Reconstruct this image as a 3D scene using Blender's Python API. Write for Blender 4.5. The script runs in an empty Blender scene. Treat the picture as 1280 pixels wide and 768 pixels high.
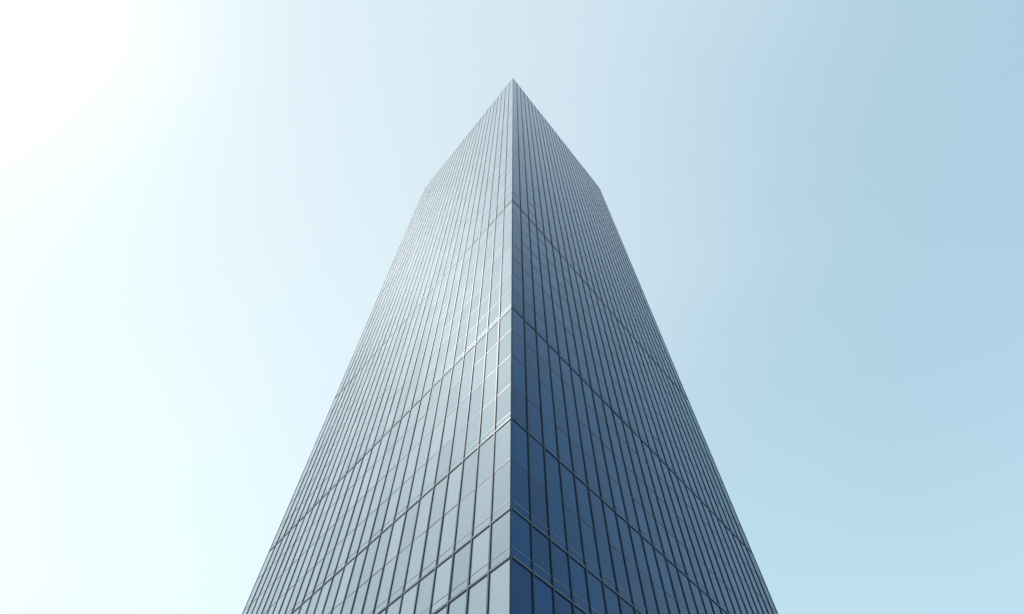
import bpy, math, random
from mathutils import Vector, Matrix
random.seed(7)
sc=bpy.context.scene
sc.view_settings.view_transform='Standard'
sc.view_settings.look='None'
sc.view_settings.exposure=0
D=27.5; A=math.radians(40.4); L=1.781*D; H=1.7+7.2*D; NB=26
# ---------- sun / sky
sun_dir=Vector((-0.655,-0.057,0.753)).normalized()
elev=math.asin(sun_dir.z); azim=math.atan2(sun_dir.x,sun_dir.y)
w=bpy.data.worlds.new("World"); sc.world=w; w.use_nodes=True
nt=w.node_tree; N=nt.nodes; K=nt.links; N.clear()
out=N.new('ShaderNodeOutputWorld'); bg=N.new('ShaderNodeBackground')
sky=N.new('ShaderNodeTexSky'); sky.sky_type='NISHITA'; sky.sun_disc=False
sky.sun_elevation=elev; sky.sun_rotation=azim; sky.dust_density=0.6; sky.air_density=1.0; sky.ozone_density=1.0
tc=N.new('ShaderNodeTexCoord')
dot=N.new('ShaderNodeVectorMath'); dot.operation='DOT_PRODUCT'; dot.inputs[1].default_value=sun_dir
K.new(tc.outputs['Generated'],dot.inputs[0])
# thin streaky high haze
mp=N.new('ShaderNodeMapping'); mp.inputs['Scale'].default_value=(1.0,3.2,1.0); mp.inputs['Rotation'].default_value=(0,0,0.5)
K.new(tc.outputs['Generated'],mp.inputs[0])
nz=N.new('ShaderNodeTexNoise'); nz.inputs['Scale'].default_value=1.3; nz.inputs['Detail'].default_value=3
K.new(mp.outputs[0],nz.inputs[0])
ma=N.new('ShaderNodeMath'); ma.operation='MULTIPLY_ADD'; ma.inputs[1].default_value=0.12; ma.inputs[2].default_value=-0.06
K.new(nz.outputs[0],ma.inputs[0])
ad=N.new('ShaderNodeMath'); ad.operation='ADD'; K.new(dot.outputs['Value'],ad.inputs[0]); K.new(ma.outputs[0],ad.inputs[1])
rm=N.new('ShaderNodeMapRange'); rm.inputs['From Min'].default_value=-0.1; rm.inputs['From Max'].default_value=1.0
K.new(ad.outputs[0],rm.inputs[0])
ramp=N.new('ShaderNodeValToRGB'); K.new(rm.outputs[0],ramp.inputs[0]); ramp.color_ramp.interpolation='B_SPLINE'
els=ramp.color_ramp.elements
F=[(-0.1,(.25,.46,.57)),(0.06,(.28,.48,.585)),(.18,(.31,.51,.605)),(.3,(.37,.54,.62)),(.4,(.44,.59,.665)),(.50,(.505,.655,.71)),(.58,(.56,.695,.735)),
   (.66,(.60,.725,.755)),(.76,(.64,.755,.765)),(.86,(.65,.755,.755)),(.94,(.65,.74,.735)),(1.0,(.70,.76,.75))]
els[0].position=0; els[0].color=F[0][1]+(1,); els[1].position=1; els[1].color=F[-1][1]+(1,)
for d,c in F[1:-1]:
    e=els.new((d+.1)/1.1); e.color=c+(1,)
# haze thickens toward the horizon
sp=N.new('ShaderNodeSeparateXYZ'); K.new(tc.outputs['Generated'],sp.inputs[0])
hz=N.new('ShaderNodeMapRange'); hz.inputs['From Min'].default_value=0.45; hz.inputs['From Max'].default_value=1.0
hz.inputs['To Min'].default_value=0.50; hz.inputs['To Max'].default_value=-0.05
K.new(sp.outputs['Z'],hz.inputs[0])
hc=N.new('ShaderNodeVectorMath'); hc.operation='SCALE'; hc.inputs[0].default_value=(.38,.36,.26); K.new(hz.outputs[0],hc.inputs['Scale'])
a0=N.new('ShaderNodeVectorMath'); a0.operation='ADD'; K.new(ramp.outputs[0],a0.inputs[0]); K.new(hc.outputs[0],a0.inputs[1])
STR=0.05
sc1=N.new('ShaderNodeVectorMath'); sc1.operation='SCALE'; sc1.inputs['Scale'].default_value=1/STR
K.new(a0.outputs[0],sc1.inputs[0])
add=N.new('ShaderNodeVectorMath'); add.operation='ADD'
K.new(sky.outputs[0],add.inputs[0]); K.new(sc1.outputs[0],add.inputs[1])
K.new(add.outputs[0],bg.inputs[0]); bg.inputs[1].default_value=STR
K.new(bg.outputs[0],out.inputs[0])
ld=bpy.data.lights.new('sun','SUN'); ld.energy=4.5; ld.angle=math.radians(0.5); ld.color=(1,0.96,0.9)
lo=bpy.data.objects.new('sun',ld); sc.collection.objects.link(lo)
lo.rotation_euler=(-sun_dir).to_track_quat('-Z','Y').to_euler()

# ---------- materials
def mat(name):
    m=bpy.data.materials.new(name); m.use_nodes=True
    return m,m.node_tree,m.node_tree.nodes['Principled BSDF']
def simple(name,col,rough,metal=0,noise=0.15,scale=3):
    m,t,b=mat(name)
    n=t.nodes.new('ShaderNodeTexNoise'); n.inputs['Scale'].default_value=scale; n.inputs['Detail'].default_value=5
    c=t.nodes.new('ShaderNodeTexCoord'); t.links.new(c.outputs['Object'],n.inputs[0])
    r=t.nodes.new('ShaderNodeValToRGB')
    r.color_ramp.elements[0].position=.3; r.color_ramp.elements[1].position=.7
    r.color_ramp.elements[0].color=tuple(x*(1-noise) for x in col)+(1,)
    r.color_ramp.elements[1].color=tuple(x*(1+noise) for x in col)+(1,)
    t.links.new(n.outputs[0],r.inputs[0]); t.links.new(r.outputs[0],b.inputs['Base Color'])
    b.inputs['Roughness'].default_value=rough; b.inputs['Metallic'].default_value=metal
    return m
def glassmat(name,c1,c2,ior,tint,shcol,shrough,shfac):
    g,t,b=mat(name)
    at=t.nodes.new('ShaderNodeAttribute'); at.attribute_name='var'
    r=t.nodes.new('ShaderNodeValToRGB'); t.links.new(at.outputs['Fac'],r.inputs[0])
    r.color_ramp.elements[0].color=c1+(1,); r.color_ramp.elements[1].color=c2+(1,)
    t.links.new(r.outputs[0],b.inputs['Base Color'])
    b.inputs['IOR'].default_value=ior
    b.inputs['Specular Tint'].default_value=tint+(1,)
    mr=t.nodes.new('ShaderNodeMapRange'); t.links.new(at.outputs['Fac'],mr.inputs[0])
    mr.inputs['To Min'].default_value=0.04; mr.inputs['To Max'].default_value=0.10
    t.links.new(mr.outputs[0],b.inputs['Roughness'])
    gl=t.nodes.new('ShaderNodeBsdfGlossy'); gl.inputs['Roughness'].default_value=shrough
    gl.inputs['Color'].default_value=shcol+(1,)
    mx=t.nodes.new('ShaderNodeMixShader'); mx.inputs[0].default_value=shfac
    # very slight roller-wave warp of the tempered glass
    c=t.nodes.new('ShaderNodeTexCoord'); n=t.nodes.new('ShaderNodeTexNoise'); n.inputs['Scale'].default_value=0.35; n.inputs['Detail'].default_value=2
    t.links.new(c.outputs['Object'],n.inputs[0])
    bp=t.nodes.new('ShaderNodeBump'); bp.inputs['Strength'].default_value=0.25; bp.inputs['Distance'].default_value=0.08
    t.links.new(n.outputs[0],bp.inputs['Height']); t.links.new(bp.outputs[0],b.inputs['Normal'])
    t.links.new(b.outputs[0],mx.inputs[1]); t.links.new(gl.outputs[0],mx.inputs[2])
    t.links.new(mx.outputs[0],t.nodes['Material Output'].inputs[0])
    return g
M_glass_lit=glassmat('glass_sunlit_tone',(0.11,0.165,0.205),(0.19,0.25,0.295),1.55,(.85,.93,1),(.85,.93,1),0.68,0.06)  # lit copy of the tower glass: sun-side brightness put into its colour
M_glass=glassmat('blue_glass_shade_tone',(0.001,0.020,0.105),(0.007,0.058,0.195),1.38,(.15,.55,1),(.35,.72,1),0.5,0.025)  # blue glass with the shaded side's darkness put into its colour
M_fin=simple('mullion_dark_aluminium',(0.008,0.025,0.052),0.5,0.0)
M_band=simple('floor_band_aluminium',(0.015,0.035,0.062),0.45,0.0)
M_joint=simple('joint_aluminium',(0.22,0.27,0.31),0.4,0.5)
M_gasket=simple('gasket_dark',(0.04,0.065,0.09),0.5,0.0)
M_core=simple('tower_core',(0.03,0.04,0.05),0.8)
M_roof=simple('roof_membrane',(0.25,0.25,0.25),0.9)

# ---------- tower
root=bpy.data.objects.new('glass_skyscraper',None); sc.collection.objects.link(root)
class MB:
    def __init__(s): s.v=[]; s.f=[]; s.a=[]
    def quad(s,p,a=0.5):
        i=len(s.v); s.v+= [tuple(q) for q in p]; s.f.append((i,i+1,i+2,i+3)); s.a+=[a]*4
    def box(s,o,u,n,u0,u1,n0,n1,z0,z1):
        P=lambda a,b_,c:(o+u*a+n*b_+Vector((0,0,c)))
        i=len(s.v)
        for c in (z0,z1):
            for (a,b_) in ((u0,n0),(u1,n0),(u1,n1),(u0,n1)):
                s.v.append(tuple(P(a,b_,c)))
        s.a+=[0.5]*8
        for f in ((0,1,2,3),(4,7,6,5),(0,4,5,1),(1,5,6,2),(2,6,7,3),(3,7,4,0)):
            s.f.append(tuple(i+k for k in f))
    def make(s,name,m,parent=root):
        me=bpy.data.meshes.new(name); me.from_pydata(s.v,[],s.f); me.update()
        at=me.attributes.new('var','FLOAT','POINT'); at.data.foreach_set('value',s.a)
        me.materials.append(m)
        import bmesh
        bm=bmesh.new(); bm.from_mesh(me)
        if 'glass_panels' not in name: bmesh.ops.recalc_face_normals(bm,faces=bm.faces)
        bm.to_mesh(me); bm.free()
        o=bpy.data.objects.new(name,me); sc.collection.objects.link(o); o.parent=parent; return o
C0=Vector((0,0,0)); uR=Vector((math.sin(A),math.cos(A),0)); uL=Vector((-math.sin(A),math.cos(A),0))
CR=C0+uR*L; CL=C0+uL*L; CB=CR+uL*L
cen=(CR+CL)/2
faces=[(C0,CR),(CR,CB),(CB,CL),(CL,C0)]
majors=[5.5,21.64,24.94,33.05,49.14,80.35,H]
nsub=[4,1,2,4,8,30]
levels=[5.5]; kind=[1]
for i,ns in enumerate(nsub):
    for k in range(1,ns+1):
        levels.append(majors[i]+(majors[i+1]-majors[i])*k/ns); kind.append(1 if k==ns else 0)
glassShade=MB(); glassLit=MB(); fins=MB(); bands=MB(); joints=MB(); gask=MB()
for fi,(a_,b_) in enumerate(faces):
    glass=glassLit if fi in (2,3) else glassShade  # sun-side faces take the lit colour copy, the others the shaded one
    u=(b_-a_).normalized(); n=Vector((u.y,-u.x,0))
    if n.dot(cen-a_)>0: n=-n
    bw=L/NB
    colv=[random.random() for _ in range(NB)]
    for i in range(NB):
        for j in range(len(levels)-1):
            z0,z1=levels[j],levels[j+1]
            rv=min(1,max(0,0.3*colv[i]+0.7*random.random()))
            e=[random.uniform(-0.007,0.007) for _ in range(3)]
            P=lambda x,z,d:a_+u*x+n*d+Vector((0,0,z))
            q=[P(i*bw,z0,e[0]),P((i+1)*bw,z0,e[1]),P((i+1)*bw,z1,e[2]),P(i*bw,z1,e[0]+e[2]-e[1])]
            nn=(q[1]-q[0]).cross(q[2]-q[0])
            if nn.dot(n)<0: q=q[::-1]
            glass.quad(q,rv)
    for i in range(1,NB):
        fins.box(a_,u,n,i*bw-0.06,i*bw+0.06,-0.05,0.08,5.5,H+0.9)
    for z,k in zip(levels,kind):
        if k==1 and z<H-1:
            w_=1.0 if z<60 else 0.7
            bands.box(a_,u,n,0.06,L-0.06,-0.04,0.06*w_,z-0.10*w_,z+0.06*w_)
            joints.box(a_,u,n,0.06,L-0.06,-0.04,0.02,z+0.62,z+0.665)
            joints.box(a_,u,n,0.06,L-0.06,-0.04,0.068*w_,z-0.02,z+0.015)
        elif z<H-1:
            gask.box(a_,u,n,0.06,L-0.06,-0.04,0.015,z-0.03,z+0.03)
            joints.box(a_,u,n,0.06,L-0.06,-0.04,0.018,z+0.033,z+0.055)
    bands.box(a_,u,n,0.06,L-0.06,-0.04,0.03,H-0.25,H+0.35)
for c in (C0,CR,CB,CL):
    d=(c-cen).normalized(); s=Vector((-d.y,d.x,0))
    fins.box(c,s,d,-0.07,0.07,-0.1,0.03,0,H+0.9)
glassShade.make('shade_tone_glass_panels',M_glass); glassLit.make('sunlit_tone_glass_panels',M_glass_lit)
fins.make('mullions',M_fin); bands.make('floor_bands',M_band); joints.make('panel_joints',M_joint); gask.make('panel_gaskets',M_gasket)
core=MB()
k=0.985
pts=[cen+(p-cen)*k for p in (C0,CR,CB,CL)]
core.v=[tuple(p+Vector((0,0,z))) for z in (0,H-0.5) for p in pts]; core.a=[.5]*8
core.f=[(0,1,5,4),(1,2,6,5),(2,3,7,6),(3,0,4,7),(4,5,6,7)]
core.make('core_walls',M_core)
rf=MB(); rf.quad([p+Vector((0,0,H-0.3)) for p in (C0,CR,CB,CL)]); rf.make('roof',M_roof)
# lobby: recessed glass, columns
lob=MB(); col=MB()
for (a_,b_) in faces:
    u=(b_-a_).normalized(); n=Vector((u.y,-u.x,0))
    if n.dot(cen-a_)>0: n=-n
    for i in range(13):
        lob.box(a_,u,n,i*L/13+0.1,(i+1)*L/13-0.1,-0.30,-0.26,0.15,5.2)
        col.box(a_,u,n,i*L/13-0.098 if i else 0.1,i*L/13+0.098 if i else 0.2,-0.4,0.0,0,5.38)
lob.make('lobby_glazing',M_glass); col.make('lobby_columns',M_joint)

# ---------- ground / plaza
def paving(name,c1,c2,mortar,scale):
    m,t,b=mat(name)
    c=t.nodes.new('ShaderNodeTexCoord'); br=t.nodes.new('ShaderNodeTexBrick')
    t.links.new(c.outputs['Object'],br.inputs[0]); br.inputs['Scale'].default_value=scale
    br.inputs['Color1'].default_value=c1; br.inputs['Color2'].default_value=c2; br.inputs['Mortar'].default_value=mortar
    br.inputs['Mortar Size'].default_value=0.01; br.offset=0.5
    t.links.new(br.outputs[0],b.inputs['Base Color']); b.inputs['Roughness'].default_value=0.8
    return m
gm=MB(); gm.quad([Vector((x,y,0)) for x,y in ((-3000,-3000),(3000,-3000),(3000,3000),(-3000,3000))])
gr=gm.make('ground',simple('asphalt',(0.05,0.05,0.052),0.9,scale=0.5),None)
pm=MB(); pm.quad([cen+(p-cen)*2.3+Vector((0,0,0.12)) for p in (C0,CR,CB,CL)])
for i in range(4):
    q=[cen+(p-cen)*2.3 for p in (C0,CR,CB,CL)]; a_,b_=q[i],q[(i+1)%4]
    pm.quad([a_,b_,b_+Vector((0,0,0.12)),a_+Vector((0,0,0.12))])
pm.make('plaza_pavement',paving('granite_paving',(0.25,0.25,0.24,1),(0.3,0.29,0.28,1),(0.1,0.1,0.1,1),1.2),None)

# ---------- camera
cd=bpy.data.cameras.new('camera'); cam=bpy.data.objects.new('camera',cd); sc.collection.objects.link(cam)
cd.sensor_width=36; cd.lens=36*700/1280; cd.clip_end=8000; cd.clip_start=0.1
cam.location=(0,-D,1.7)
p=math.radians(59.9)
R=Matrix.Rotation(math.pi/2+p,4,'X') @ Matrix.Rotation(math.radians(0.25),4,'Z')
cam.rotation_euler=R.to_euler()
sc.camera=cam
